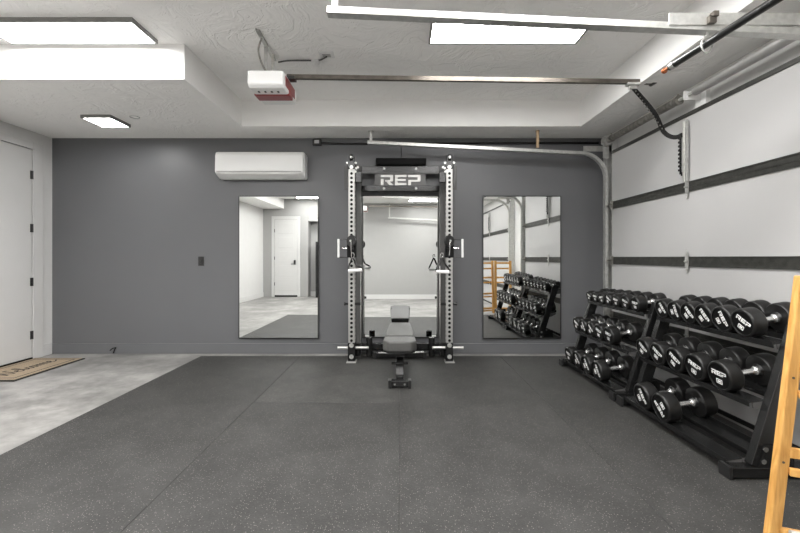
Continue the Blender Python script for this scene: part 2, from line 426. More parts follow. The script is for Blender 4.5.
# torsion shaft above the door
def torsion():
    X, Z, = 2.43, 2.595
    t = thing('torsion_shaft', (X, YC, Z), 'long silver torsion tube with coiled springs above the garage door', 'spring')
    MB().cyl((X, 1.9, Z), (X, 4.84, Z), .014, 12).build('shaft', M['galv'], t, smooth=True)
    coil = []
    for (a, b) in ((3.56, 4.58),):
        n = int((b-a)/.0125)
        for k in range(n*10+1):
            an = k/10*2*math.pi
            coil.append((X+.030*math.cos(an), a+(b-a)*k/(n*10), Z+.030*math.sin(an)))
        MB().tube(coil, .0066, 5).build('spring', M['galvd'], t, smooth=True)
    MB().cyl((X, 1.95, Z), (X, 3.30, Z), .036, 20).build('spring_tube', M['upr'], t, smooth=True)
    for yy in (3.49, 4.60):
        MB().cyl((X, yy, Z), (X, yy+.07, Z), .042, 16, .034).cyl((X, yy+.02, Z+.03), (X, yy+.02, Z+.058), .008, 8).build('spring_cone', M['galvd'], t, smooth=True)
    MB().cyl((X, 4.68, Z), (X, 4.70, Z), .062, 24).cyl((X, 4.70, Z), (X, 4.72, Z), .050, 24).cyl((X, 4.72, Z), (X, 4.74, Z), .062, 24).build('cable_drum', M['galv'], t, smooth=True)
    m = MB().bx(X+.10, XR, 3.32, 3.44, 2.50, 2.69).bx(X-.045, X+.10, 3.375, 3.381, Z-.045, Z+.03)
    m.build('centre_bracket', M['plast'], t, bevel=.003)
torsion()

# ------------------------------------------------------------------ ceiling light panels
def panel(x0, x1, y0, y1, z, label):
    t = thing('ceiling_light', ((x0+x1)/2, (y0+y1)/2, z-.035), label, 'ceiling light', 'flat ceiling light panels')
    m = MB()
    b = .016
    m.bx(x0, x1, y0, y0+b, z-.035, z).bx(x0, x1, y1-b, y1, z-.035, z).bx(x0, x0+b, y0+b, y1-b, z-.035, z).bx(x1-b, x1, y0+b, y1-b, z-.035, z)
    m.build('frame', M['fdark'], t)
    MB().bx(x0+b, x1-b, y0+b, y1-b, z-.032, z-.022).build('diffuser', M['lit'], t)
panel(-3.25, -2.03, 3.02, 3.34, ZT, 'long lit ceiling panel above the entry door side of the room')
panel(.23, 1.46, 3.03, 3.34, ZT, 'long lit ceiling panel between the door opener rail and the overhead track')
panel(-3.40, -3.08, 4.24, 4.56, ZC, 'small square lit ceiling panel on the soffit near the grey wall')
panel(-3.25, -2.03, 1.70, 2.02, ZT, 'added unseen light panel just ahead of the camera, over the edge of the bare concrete')  # row of three panels added out of view to spread the light
panel(-1.50, -.28, 1.70, 2.02, ZT, 'added unseen light panel just ahead of the camera, over the rubber floor mid-room')
panel(.23, 1.46, 1.70, 2.02, ZT, 'added unseen light panel just ahead of the camera, near the overhead track')
panel(-3.25, -2.03, .55, .87, ZT, 'added unseen light panel above the camera, over the bare concrete')  # these three overhead panels are added fill light, outside the frame
panel(.23, 1.46, .55, .87, ZT, 'added unseen light panel above the camera, over the rubber floor')
panel(-1.50, -.28, .55, .87, ZT, 'added unseen light panel above the camera, over the rubber floor beside the opener')
panel(-3.25, -2.03, -.75, -.43, ZT, 'added unseen light panel behind the camera, over the bare concrete')  # unseen row of three, added behind the camera to brighten the room
panel(-1.50, -.28, -.75, -.43, ZT, 'added unseen light panel behind the camera, mid-room')
panel(.23, 1.46, -.75, -.43, ZT, 'added unseen light panel behind the camera, on the garage door side')
panel(-3.25, -2.03, -1.95, -1.63, ZT, 'long lit ceiling panel by the rear panelled door, seen in the mirror')
panel(.23, 1.46, -1.95, -1.63, ZT, 'long lit ceiling panel by the rear wall, seen in the middle mirror')

# ------------------------------------------------------------------ rubber floor mats
YM = 1.66
def floor_mat(x0, x1, y0, y1, m, label):
    g = 0
    tag(MB().bx(x0+g, x1-g, y0+g, y1-g, .0, .0095).build('rubber_floor_mat', m, origin=((x0+x1)/2, (y0+y1)/2, 0), bevel=.003, seg=1), label, 'floor mat', 'speckled rubber floor mats')
floor_mat(-2.46, -1.235, YM, 4.92, M['rubber'], 'speckled grey rubber mat bordering the bare concrete floor')
floor_mat(-1.235, -.01, 3.34, 4.92, M['rubberd'], 'short dusty rubber mat in front of the mirror beside the power rack')
floor_mat(-1.235, -.01, YM, 3.34, M['rubber'], 'speckled rubber mat before the bench, with a seam across its far end')
floor_mat(-.01, 1.215, YM, 4.92, M['rubber'], 'speckled rubber mat running from beneath the bench toward the viewer')
floor_mat(1.215, 2.44, YM, 4.92, M['rubber'], 'speckled rubber mat carrying both dumbbell racks')

# ------------------------------------------------------------------ welcome mat
def welcome():
    x0, x1, y0, y1 = -4.40, -3.80, 3.93, 4.81
    t = thing('doormat', ((x0+x1)/2, (y0+y1)/2, 0), 'tan coir doormat with dark Welcome script, in front of the white door', 'doormat')
    MB().bx(x0, x1, y0, y1, 0, .012).build('backing', M['bind'], t)
    MB().bx(x0+.018, x1-.018, y0+.018, y1-.018, .012, .015).build('pile', M['jute'], t)
    m = MB(); a = .062; b = .012
    X0, X1, Ya, Yb = x0+a, x1-a, y0+a, y1-a
    for q in ((X0, X1, Ya, Ya+b), (X0, X1, Yb-b, Yb), (X0, X0+b, Ya, Yb), (X1-b, X1, Ya, Yb)): m.bx(*q, .0152, .0162)
    m.build('printed_border', M['ink'], t)
    W = [[(-.35, .75), (-.2, 1.0), (.1, 1.05), (.2, .3), (.3, 0), (.45, .4), (.58, .85), (.62, .25), (.75, 0), (.95, .5), (1.05, 1.05), (1.25, 1.0)],
         [(1.0, .12), (1.2, .25), (1.35, .4), (1.3, .52), (1.18, .4), (1.2, .1), (1.35, 0), (1.52, .2), (1.72, .7), (1.74, 1.05), (1.62, 1.0), (1.58, .4), (1.66, .02), (1.82, .1), (1.95, .3)],
         [(2.12, .42), (1.98, .5), (1.87, .25), (1.97, 0), (2.15, .1), (2.22, .4), (2.35, .5), (2.46, .25), (2.35, 0), (2.22, .12), (2.26, .42), (2.42, .46), (2.58, .45),
          (2.64, .02), (2.68, .3), (2.8, .5), (2.87, .3), (2.88, .02), (2.92, .3), (3.04, .5), (3.1, .3), (3.11, .02), (3.15, .3), (3.27, .5), (3.34, .3), (3.36, .05), (3.5, .12),
          (3.68, .35), (3.66, .52), (3.52, .42), (3.5, .1), (3.66, 0), (3.9, .12), (4.1, .3)]]
    m = MB(); sc = .165; px, py = -4.02, 4.04
    for st in W:
        P = [(px-v*sc, py+u*sc, .0156) for u, v in st]
        m.tube(spline(P, 6), .0009, 6, rx=.0085, upv=(0, 0, 1))
    m.build('lettering', M['ink'], t)
welcome()

# ------------------------------------------------------------------ wall mirrors
def wall_mirror(x0, x1, z0, z1, yaw, pitch, label):
    cx, cz = (x0+x1)/2, (z0+z1)/2; wd, ht = x1-x0, z1-z0
    t = thing('wall_mirror', (cx, YB-.022, cz), label, 'mirror', 'tall wall mirrors')
    o0 = Vector(ORG[t.name])
    MB().box(o0, (wd-.012, .006, ht-.012)).build('glass', M['mirror'], t)
    m = MB(); b = .008
    m.box(o0+Vector((0, 0, ht/2)), (wd, .014, b)).box(o0-Vector((0, 0, ht/2)), (wd, .014, b)).box(o0+Vector((wd/2, 0, 0)), (b, .014, ht)).box(o0-Vector((wd/2, 0, 0)), (b, .014, ht))
    m.build('frame', M['blackg'], t)
    MB().box(o0+Vector((0, .008, 0)), (wd-.02, .006, ht-.02)).build('backing', M['black'], t)
    t.rotation_euler = (R(pitch), 0, R(yaw))
wall_mirror(-2.05, -1.045, .20, 1.995, -.55, 0, 'tall black-edged mirror between the air conditioner and the power rack')
wall_mirror(-.50, .475, .215, 2.0, 0, -.36, 'tall mirror directly behind the power rack and bench')
wall_mirror(1.035, 2.02, .20, 1.995, .60, 0, 'tall mirror beside the dumbbell racks, reflecting them')

# ------------------------------------------------------------------ air conditioner
def aircon():
    x0, x1 = -2.268, -1.195; y = YB; z0, z1 = 2.200, 2.518
    t = thing('air_conditioner', ((x0+x1)/2, y, z0), 'white wall-mounted split air conditioner above the mirror', 'air conditioner')
    prof = [(0, z1), (-.16, z1), (-.19, z1-.012), (-.205, z1-.05), (-.212, z0+.075), (-.205, z0+.058), (-.190, z0+.045), (-.10, z0+.004), (-.06, z0), (0, z0)]
    MB().prism([(x0, y+a, b) for a, b in prof], (x1-x0, 0, 0)).build('body', M['plast'], t, bevel=.010, seg=3)
    MB().prism([(x0+.06, y+a, b) for a, b in ((-.204, z0+.050), (-.198, z0+.040), (-.095, z0-.004), (-.100, z0+.004))], (x1-x0-.12, 0, 0)).build('louvre', M['plast'], t, bevel=.002)
    MB().bx(x1-.004, x1+.010, y-.17, y-.01, z0+.01, z1-.02).build('side_cover', M['plast'], t, bevel=.008)
    MB().bx(x0+.02, x1-.02, y-.2155, y-.205, z0+.066, z0+.072).build('seam', M['fdark'], t)
    MB().prism([(x0+.03, y-.2160, z0+.080), (x0+.03, y-.2100, z1-.045), (x0+.03, y-.204, z1-.045), (x0+.03, y-.208, z0+.080)], (x1-x0-.06, 0, 0)).build('front_panel', M['plast'], t, bevel=.002)
aircon()

# ------------------------------------------------------------------ small wall things
t = thing('wall_outlet', (-2.535, YB, 1.14), 'small black wall plate on the grey wall, near the entry door', 'outlet')
MB().bx(-2.572, -2.500, YB-.008, YB, 1.115, 1.232).build('cover_plate', M['blackg'], t, bevel=.002)
MB().bx(-2.553, -2.519, YB-.011, YB-.008, 1.14, 1.207).build('socket', M['black'], t, bevel=.001)
t = thing('junction_box', (-1.06, YB, 2.66), 'black junction box high on the grey wall beside the air conditioner', 'junction box')
MB().bx(-1.115, -1.005, YB-.05, YB, 2.635, 2.715).build('box', M['black'], t, bevel=.004)
MB().bx(-1.09, -1.03, YB-.054, YB-.05, 2.655, 2.697).build('cover', M['plastg'], t, bevel=.002)
tag(MB().tube(spline([(-1.0, YB-.03, 2.665), (-.7, YB-.012, 2.66), (-.2, YB-.012, 2.662), (.4, YB-.012, 2.665), (1.4, YB-.012, 2.67), (2.5, YB-.012, 2.672)]), .014, 8).build('cable', M['black'], smooth=True),
    'black cable running along the top of the grey wall from the junction box', 'cable')
tag(MB().tube(spline([(-3.63, 5.05, .012), (-3.61, 5.04, .06), (-3.59, 5.035, .085), (-3.63, 5.03, .075), (-3.66, 5.03, .05)]), .006, 6).build('cable', M['black'], smooth=True),
    'tiny curl of black cable at the baseboard between doormat and mirror', 'cable')
t = thing('bar_speaker', (0, YB-.06, 2.37), 'slim long black bar mounted on the wall above the power rack', 'speaker')
MB().bx(-.315, .315, YB-.10, YB-.02, 2.372, 2.462).build('housing', M['matte'], t, bevel=.012, seg=3)
MB().bx(-.285, .285, YB-.106, YB-.10, 2.385, 2.450).build('grille', M['matte'], t, bevel=.003)
for s in (-.2, .2): MB().bx(s-.02, s+.02, YB-.02, YB, 2.39, 2.44).build('wall_bracket', M['black'], t)
MB().tube([(0.0, YB-.03, 2.46), (.004, YB-.018, 2.52), (.0, YB-.012, 2.66)], .004, 6).build('cord', M['black'], t)
# small arc of ceiling hardware beside the square light
tag(MB().tube([(-2.87+.045*math.cos(a), 4.31+.045*math.sin(a), ZC-.003) for a in [k/18*2*math.pi for k in range(18)]], .0035, 6, closed=True).build('ceiling_ring', M['plastg']),
    'thin ring fitting on the soffit beside the small square light', 'ceiling fitting')

# ------------------------------------------------------------------ garage door openers
def opener(yc, xs, label, near):
    x0, x1 = -1.275, -.975
    t = thing('garage_door_opener', ((x0+x1)/2, yc, 2.64), label, 'door opener', 'garage door openers')
    y0, y1 = yc-.18, yc+.24
    # housing: sloped underside, rounded
    prof = [(y0, 2.775), (y0-.004, 2.66), (y0+.03, 2.637), (y1-.02, 2.637), (y1, 2.66), (y1, 2.775)]
    MB().prism([(x0, a, b) for a, b in prof], (x1-x0, 0, 0)).build('housing', M['plast'], t, bevel=.028, seg=3)
    MB().prism([(x0-.002, a, b) for a, b in ((y0+.16, 2.70), (y0+.16, 2.630), (y1-.13, 2.630), (y1-.13, 2.70))], (x1-x0+.004, 0, 0)).build('lens', M['red'], t, bevel=.008)
    MB().bx(x1-.002, x1+.003, y0+.06, y1-.07, 2.67, 2.755).build('side_panel', M['red'], t, bevel=.002)
    for k in range(4): MB().bx(x0+.055+k*.055, x0+.070+k*.055, y0+.09, y0+.115, 2.632, 2.640).build('button', M['black'], t)
    m = MB().bx(x0+.09, x1-.09, yc-.06, yc-.03, 2.772, 2.785).bx(x1-.05, x1+.05, yc-.02, yc+.05, 2.772, 2.80)
    m.build('mounting_plate', M['blackg'], t)
    MB().sweep([(x1-.02, yc, 2.798), (xs, yc, 2.752)], [(-.016, -.018), (.016, -.018), (.016, .018), (-.016, .018)], (0, 1, 0)).build('rail', M['rail'], t)
    m = MB().bx(xs-.23, xs-.12, yc-.028, yc+.028, 2.72, 2.742).bx(xs-.21, xs-.14, yc-.014, yc+.014, 2.69, 2.72)
    m.build('trolley', M['galv'], t, bevel=.003)
    MB().cyl((xs, yc-.03, 2.752), (xs, yc+.03, 2.752), .026, 14).bx(xs-.02, xs+.03, yc-.022, yc+.022, 2.735, 2.772).build('rail_end_pulley', M['coil'], t)
    arm = [(xs-.17, yc, 2.70), (xs+.01, yc, 2.49), (xs+.08, yc, 2.345), (xs+.115, yc, 2.30), (xs+.16, yc, 2.275), (xs+.21, yc, 2.272), (xs+.27, yc, 2.295)]
    MB().sweep(spline(arm, 5), [(-.003, -.019), (.003, -.019), (.003, .019), (-.003, .019)], (0, 1, 0)).build('drive_arm', M['black'], t)
    m = MB()
    for k in range(14):
        p = Vector(arm[0]).lerp(Vector(arm[2]), k/13); m.cyl(p+Vector((0, -.0045, 0)), p+Vector((0, .0045, 0)), .007, 8)
    m.build('arm_holes', M['galvd'], t)
    # ceiling angle and two straps
    MB().beam((x0+.140, yc-.33, ZT-.014), (x0+.120, yc+.17, ZT-.014), .030, .006).beam((x0+.125, yc-.33, ZT-.003), (x0+.105, yc+.17, ZT-.003), .004, .03).build('ceiling_angle', M['galv'], t)
    for (dx, dy) in ((.07, -.08), (.085, .06)):
        MB().beam((x0+.05+dx, yc+dy, 2.775), (x0+.05+dx, yc+dy, ZT-.012), .028, .004, up=(0, 1, 0)).build('hanger_strap', M['galv'], t)
    if near:
        MB().tube(spline([(x0+.135, yc-.22, ZT-.018), (x0+.10, yc-.20, 2.93), (x0+.105, yc-.13, 2.85), (x0+.14, yc-.07, 2.78)]), .008, 6).build('power_cord', M['galvd'], t, smooth=True)
opener(YC+.02, 2.20, 'white and red garage door opener hanging under the raised ceiling', True)
opener(-1.5, 2.20, 'white garage door opener behind the camera, seen in the mirror', False)
t = thing('ceiling_outlet', (-.62, 3.56, ZT), 'white ceiling outlet with the opener cord plugged in', 'outlet')
MB().bx(-.73, -.60, 3.52, 3.63, ZT-.008, ZT).build('cover_plate', M['plast'], t, bevel=.002)
MB().bx(-.70, -.63, 3.55, 3.60, ZT-.012, ZT-.008).build('socket', M['plastg'], t)
t = thing('extension_cord', (-.9, 3.6, ZT-.02), 'dark cord with a white connector along the raised ceiling', 'cord')
MB().tube(spline([(-1.125, 3.665, ZT-.026), (-1.04, 3.665, ZT-.012), (-.9, 3.665, ZT-.010), (-.8, 3.665, ZT-.010), (-.74, 3.65, ZT-.014), (-.665, 3.58, ZT-.018)]), .007, 6).build('cord', M['coil'], t, smooth=True)
MB().cyl((-.82, 3.666, ZT-.010), (-.75, 3.655, ZT-.014), .0095, 8).build('connector', M['plast'], t)

# black hanging pipe under the near track
t = thing('hanging_pipe', (1.66, 2.1, 2.37), 'black pipe with an orange tip hanging from the overhead track', 'pipe')
MB().cyl((1.66, 2.47, 2.395), (1.66, .9, 2.32), .020, 16).build('pipe', M['blackg'], t, smooth=True)
MB().cyl((1.66, 2.47, 2.395), (1.66, 2.51, 2.397), .011, 10).ball((1.66, 2.52, 2.397), .018).build('tip', M['copper'], t, smooth=True)
MB().cyl((1.66, 2.42, 2.393), (1.66, 2.45, 2.394), .024, 16).build('collar', M['galv'], t, smooth=True)
MB().tube([(1.66+.03*math.cos(a), 2.17, 2.375+.045*math.sin(a)) for a in [k/14*2*math.pi for k in range(14)]], .005, 6, closed=True).bx(1.652, 1.668, 2.168, 2.172, 2.41, 2.52).build('hanger', M['galv'], t)
MB().bx(1.64, 1.68, 2.125, 2.147, 2.47, 2.51).bx(1.655, 1.685, 2.115, 2.147, 2.50, 2.528).build('clamp', M['rail'], t, bevel=.003)
tag(MB().bx(1.64, 1.68, .98, 1.02, 2.345, ZT).build('pipe_bracket', M['galv']), 'galvanised strap holding the far end of the black pipe to the ceiling', 'bracket')

# ------------------------------------------------------------------ lettering: wide block letters R E P
LET = {
 'R': [[(0, .78), (1.15, .78), (1.2, .86), (1.2, .94), (1.12, 1), (0, 1)], [(.92, .5), (1.2, .5), (1.2, .78), (.92, .78)], [(.42, .36), (1.12, .36), (1.2, .42), (1.2, .5), (.42, .5)],
       [(0, 0), (.27, 0), (.27, .6), (0, .6)], [(.52, .36), (.86, .36), (1.24, 0), (.86, 0)]],
 'E': [[(0, .78), (1.12, .78), (1.12, 1), (0, 1)], [(0, .4), (1.05, .4), (1.05, .6), (0, .6)], [(0, 0), (1.12, 0), (1.12, .22), (0, .22)], [(0, .22), (.27, .22), (.27, .4), (0, .4)], [(0, .6), (.27, .6), (.27, .78), (0, .78)]],
 'P': [[(0, .78), (1.15, .78), (1.2, .86), (1.2, .94), (1.12, 1), (0, 1)], [(.92, .5), (1.2, .5), (1.2, .78), (.92, .78)], [(0, .34), (1.12, .34), (1.2, .42), (1.2, .5), (0, .5)], [(0, 0), (.27, 0), (.27, .34), (0, .34)]],
}
def rep_letters(m, o, u, v, h, depth):
    """REP centred at o, baseline direction u, up v, letter height h"""
    o = Vector(o); u = Vector(u).normalized(); v = Vector(v).normalized(); n = u.cross(v)
    total = 1.2*2+1.12+.36; x = -total/2
    for ch, wd in (('R', 1.2), ('E', 1.12), ('P', 1.2)):
        for poly in LET[ch]:
            m.prism([o+u*(x+a)*h+v*(b-.5)*h for a, b in poly], n*depth)
        x += wd+.18

# ------------------------------------------------------------------ power rack with cable trolleys
XA, XB, YF = -.572, .560, 4.62
def power_rack():
    t = thing('power_rack', ((XA+XB)/2, YF, .0095), 'tall silver and black power rack with cable pulleys, against the grey wall', 'power rack')
    z0 = .0095; W = .076
    for X, s in ((XA, -1), (XB, 1)):
        # upright: hollow-looking square tube with a column of holes
        u = MB().bx(X-W/2, X+W/2, YF, YF+W, .20, 2.245).build('upright', M['upr'], t, bevel=.006)
        h = MB()
        z = .26
        while z < 2.22:
            h.cyl((X, YF-.0006, z), (X, YF+.004, z), .0165, 12)
            h.cyl((X-s*(W/2+.0006), YF+W/2, z), (X-s*(W/2-.004), YF+W/2, z), .0125, 10)
            z += .0508
        h.build('holes', M['uface'], u)
        # black foot bracket with two bolts and a silver base plate
        f = MB().bx(X-W/2-.004, X+W/2+.004, YF-.006, YF+W+.006, z0+.012, .235).build('foot_bracket', M['black'], t, bevel=.004)
        for z in (.205, .075): MB().cyl((X, YF-.006, z), (X, YF-.016, z), .020, 6).cyl((X, YF-.006, z), (X, YF-.009, z), .026, 16).build('bolt', M['galv'], f)
        MB().bx(X-.055, X+.055, YF-.045, YF+.11, z0, z0+.012).build('base_plate', M['upr'], t, bevel=.003)
        # top pulley housing
        m = MB().bx(X-.030, X+.030, YF+.004, YF+.07, 2.245, 2.40).bx(X-.042, X+.042, YF-.004, YF+.06, 2.25, 2.32).cyl((X-.018, YF+.02, 2.375), (X+.018, YF+.02, 2.375), .042, 16)
        m.build('top_pulley_housing', M['black'], t, bevel=.004)
        MB().cyl((X, YF-.004, 2.375), (X, YF-.026, 2.375), .014, 10).build('bolt', M['galv'], t)
        MB().cyl((X, YF-.004, 2.262), (X, YF-.014, 2.262), .022, 12).build('bolt', M['galv'], t)
        for dx, zz in ((-.05, 2.312), (.05, 2.312), (-s*.055, 2.25), (-s*.075, 2.262), (-s*.05, 2.21)): MB().cyl((X+dx, YF+.01, zz), (X+dx, YF-.014, zz), .012, 8).build('bolt', M['galv'], t)
        # outer gusset plate on the side at the top
        MB().bx(X+s*.042, X+s*.052, YF+.01, YF+.30, 2.03, 2.30).bx(X+s*.052, X+s*.10, YF+.10, YF+.115, 2.02, 2.30).build('gusset_plate', M['shroud'], t, bevel=.006)
        # inner clamp block
        MB().bx(X-s*.040, X-s*.115, YF+.015, YF+.06, 2.09, 2.22).build('clamp_block', M['black'], t, bevel=.006)
        # side members to the rear and the rear post/weight shroud
        MB().bx(X-W/2, X+W/2, YF+W, 4.97, 2.16, 2.236).build('side_beam', M['black'], t, bevel=.004)
        MB().bx(X-W/2, X+W/2, YF+W+.006, 4.90, .06, .136).build('base_beam', M['black'], t, bevel=.004)
        xs = X-s*.045
        MB().bx(xs-.042, xs+.036, 4.90, 4.99, z0, 2.36).build('rear_upright', M['shroud'], t, bevel=.004)
        MB().cyl((X-s*.030, 4.80, .15), (X-s*.030, 4.80, 2.2), .010, 10).build('guide_rod', M['shroud'], t, smooth=True)
        MB().cyl((X-s*.085, 4.86, .15), (X-s*.085, 4.86, 1.12), .009, 10).build('guide_rod', M['chrome'], t, smooth=True)
        # plate storage pins (silver) and black bumpers near the floor
        MB().cyl((X+s*.042, YF+.09, .158), (X+s*.175, YF+.09, .158), .017, 14).build('storage_pin', M['galv'], t, smooth=True)
        MB().cyl((X-s*.042, YF+.09, .158), (X-s*.19, YF+.09, .158), .017, 14).build('storage_pin', M['galv'], t, smooth=True)
        MB().cyl((X-s*.19, YF+.20, .035), (X-s*.19, YF+.20, .26), .038, 18).build('bumper', M['black'], t, smooth=True)
        MB().cyl((X-s*.06, YF+.14, .055), (X-s*.06, YF+.14, .20), .032, 14).build('bumper', M['black'], t, smooth=True)
        # adjustable cable trolley
        zc = 1.335
        tr = MB().bx(X-.050, X+.050, YF-.016, YF+W+.012, zc-.115, zc+.095).build('trolley', M['matte'], t, bevel=.006)
        px = X-s*.012
        ax = Vector((s*.45, -.89, 0)).normalized(); pc = Vector((px, YF-.06, zc+.075))
        pl = MB().lathe([(-.018, 0), (-.018, .060), (-.012, .064), (-.005, .055), (.005, .055), (.012, .064), (.018, .060), (.018, .020), (.026, .018), (.026, 0)], pc, ax, 28).build('pulley', M['blackg'], tr, smooth=True)
        MB().cyl(pc+ax*.026, pc+ax*.032, .012, 10).build('axle', M['galv'], tr)
        MB().beam((X, YF-.012, zc+.04), pc-ax*.02, .05, .012, up=ax).beam(pc-ax*.022, pc-ax*.022+Vector((0, 0, -.10)), .03, .006, up=ax).build('pulley_arm', M['black'], tr)
        MB().cyl((X+s*.050, YF+.03, zc-.01), (X+s*.115, YF+.03, zc-.01), .011, 10).cyl((X+s*.050, YF+.03, zc-.01), (X+s*.075, YF+.03, zc-.01), .020, 12).build('pop_pin', M['chrome'], tr, smooth=True)
        MB().bx(X+s*.050, X+s*.150, YF+.027, YF+.033, zc+.09, zc+.096).bx(X+s*.050, X+s*.150, YF+.027, YF+.033, zc-.115, zc-.109).build('guard', M['black'], tr)
        MB().bx(X+s*.142, X+s*.166, YF+.015, YF+.045, zc-.115, zc+.10).build('pull_handle', M['plast'], tr, bevel=.006)
        MB().tube(spline([(px, YF-.13, zc+.06), (px, YF-.135, zc-.02), (px-s*.005, YF-.125, zc-.09)]), .004, 6).build('cable', M['chrome'], tr)
        # safety peg
        MB().cyl((X+s*.042, YF+.038, .68), (X+s*.09, YF+.038, .68), .011, 10).cyl((X+s*.075, YF+.038, .68), (X+s*.09, YF+.038, .68), .018, 12).build('peg', M['black'], t)
        MB().bx(X-s*.038, X-s*.10, YF+.02, YF+.05, .665, .695).build('peg', M['black'], t)
    # top crossmember between the rear posts: two bars and the sign plate
    xa, xb, yc = XA+.085, XB-.085, 4.925
    MB().bx(xa, xb, yc, yc+.06, 2.262, 2.345).build('upper_crossmember', M['black'], t, bevel=.004)
    MB().bx(xa, xb, yc, yc+.06, 2.040, 2.105).build('lower_crossmember', M['black'], t, bevel=.004)
    MB().bx(xa, xb, yc-.012, yc, 2.250, 2.262).build('lip', M['shroud'], t)
    p = MB().bx(-.325, .305, yc+.002, yc+.012, 2.103, 2.264).build('sign_plate', M['shroud'], t, bevel=.002)
    m = MB(); rep_letters(m, (-.004, yc+.002, 2.173), (1, 0, 0), (0, 0, 1), .126, .010)
    m.build('lettering', M['upr'], p)
    for x in (-.208, .187):
        for z in (2.315, 2.070): MB().cyl((x, yc, z), (x, yc-.008, z), .014, 12).build('bolt', M['logo'], t)
    MB().bx(xa, xb, 4.91, 4.97, .075, .165).build('rear_crossmember', M['black'], t, bevel=.004)
    return t
power_rack()
def cable_handle(x, top, gx0, gx1, z, tilt, label):
    t = thing('cable_stirrup', ((gx0+gx1)/2, YF-.125, z), label, 'cable handle', 'stirrup cable handles')
    y = YF-.125
    MB().cyl((gx0, y, z-tilt), (gx1, y, z+tilt), .019, 16).build('grip', M['plast'], t, smooth=True)
    MB().tube(spline([(gx0+.004, y, z-tilt), (gx0+.004, y, z+.03), (x-.035, y, top-.07), (x, y, top), (x+.035, y, top-.07), (gx1-.004, y, z+.03), (gx1-.004, y, z+tilt)], 6), .0065, 6, rx=.012).build('strap', M['black'], t)
    MB().tube([(x+.016*math.cos(a), y, top+.028+.03*math.sin(a)) for a in [k/14*2*math.pi for k in range(14)]], .004, 6, closed=True).build('carabiner', M['chrome'], t)
cable_handle(XA+.03, 1.215, XA-.02, XA+.135, 1.075, .006, 'white-gripped cable handle on the silver post nearest the air conditioner')
cable_handle(XB-.10, 1.215, XB-.165, XB-.02, 1.06, -.002, 'white-gripped cable handle on the silver post nearest the dumbbell racks')

# ------------------------------------------------------------------ flat bench, seen end-on
def bench():
    cx = -.012; zf = .0095
    t = thing('weight_bench', (cx, 4.3, zf), 'grey padded weight bench with black frame, set end-on in the power rack', 'bench')
    # seat pad: chamfered plan, thick
    def pad(y0, y1, w0, w1, z0, z1, th, name, ch):
        n0 = Vector((0, y1-y0, z1-z0)).normalized(); up = Vector((0, -n0.z, n0.y))
        def q(x, f): return Vector((cx+x, y0+(y1-y0)*f, z0+(z1-z0)*f))
        pts = [q(-w0/2+ch, 0), q(w0/2-ch, 0), q(w0/2, .22), q(w1/2, 1), q(-w1/2, 1), q(-w0/2, .22)]
        o = MB().prism([p-up*th for p in pts], up*th).build(name, M['vinyl'], t, bevel=.016, seg=3)
        MB().prism([p-up*(th+.012)+(Vector((cx, p.y, p.z))-p)*.08 for p in pts], up*.012).build('pad_board', M['black'], o)
        return o
    sp = pad(3.60, 3.90, .31, .30, .462, .452, .095, 'seat_pad', .05)
    bp = pad(3.925, 4.86, .29, .24, .456, .432, .050, 'back_pad', .01)
    MB().bx(cx-.108, cx+.108, 4.863, 4.885, .355, .425).build('end_plate', M['black'], t, bevel=.004)
    # frame
    MB().bx(cx-.032, cx+.032, 3.76, 4.88, .285, .36).build('spine', M['black'], t, bevel=.004)
    MB().beam((cx, 3.78, .10), (cx, 3.93, .36), .075, .07, up=(0, 1, 0)).build('front_post', M['black'], t, bevel=.005)
    MB().beam((cx, 4.80, .05), (cx, 4.70, .34), .06, .07, up=(0, 1, 0)).build('rear_post', M['black'], t, bevel=.005)
    MB().bx(cx-.033, cx+.033, 3.72, 4.86, .05, .115).build('base_beam', M['black'], t, bevel=.004)
    MB().bx(cx-.088, cx+.088, 3.69, 3.755, zf+.014, .082).build('front_foot', M['black'], t, bevel=.006)
    for s in (-1, 1): MB().bx(cx+s*.092-.014, cx+s*.092+.014, 3.685, 3.76, zf, .086).build('foot_cap', M['blackg'], t, bevel=.004)
    for s in (-.045, .045): MB().cyl((cx+s, 3.69, .05), (cx+s, 3.684, .05), .010, 8).build('bolt', M['chrome'], t)
    MB().bx(cx-.31, cx+.31, 4.78, 4.85, zf+.012, .085).build('rear_foot', M['black'], t, bevel=.006)
    for s in (-1, 1): MB().bx(cx+s*.30-.02, cx+s*.30+.02, 4.77, 4.86, zf, .09).build('foot_cap', M['blackg'], t, bevel=.004)
    MB().cyl((cx-.078, 3.80, .215), (cx+.078, 3.80, .215), .011, 10).build('adjustment_pin', M['black'], t, smooth=True)
    MB().cyl((cx+.10, 4.66, .11), (cx+.28, 4.72, .10), .012, 10).cyl((cx-.08, 4.60, .12), (cx-.25, 4.70, .10), .012, 10).build('transport_handle', M['chrome'], t, smooth=True)
    for y, w_ in ((3.70, .18), (4.05, .2), (4.6, .18)):
        MB().bx(cx-w_/2, cx+w_/2, y, y+.04, .36, .37).build('pad_bracket', M['black'], t)
bench()

# ------------------------------------------------------------------ dumbbell racks
TILT = R(9)
AX = Vector((math.cos(TILT), 0, math.sin(TILT))); NZ = Vector((-math.sin(TILT), 0, math.cos(TILT)))
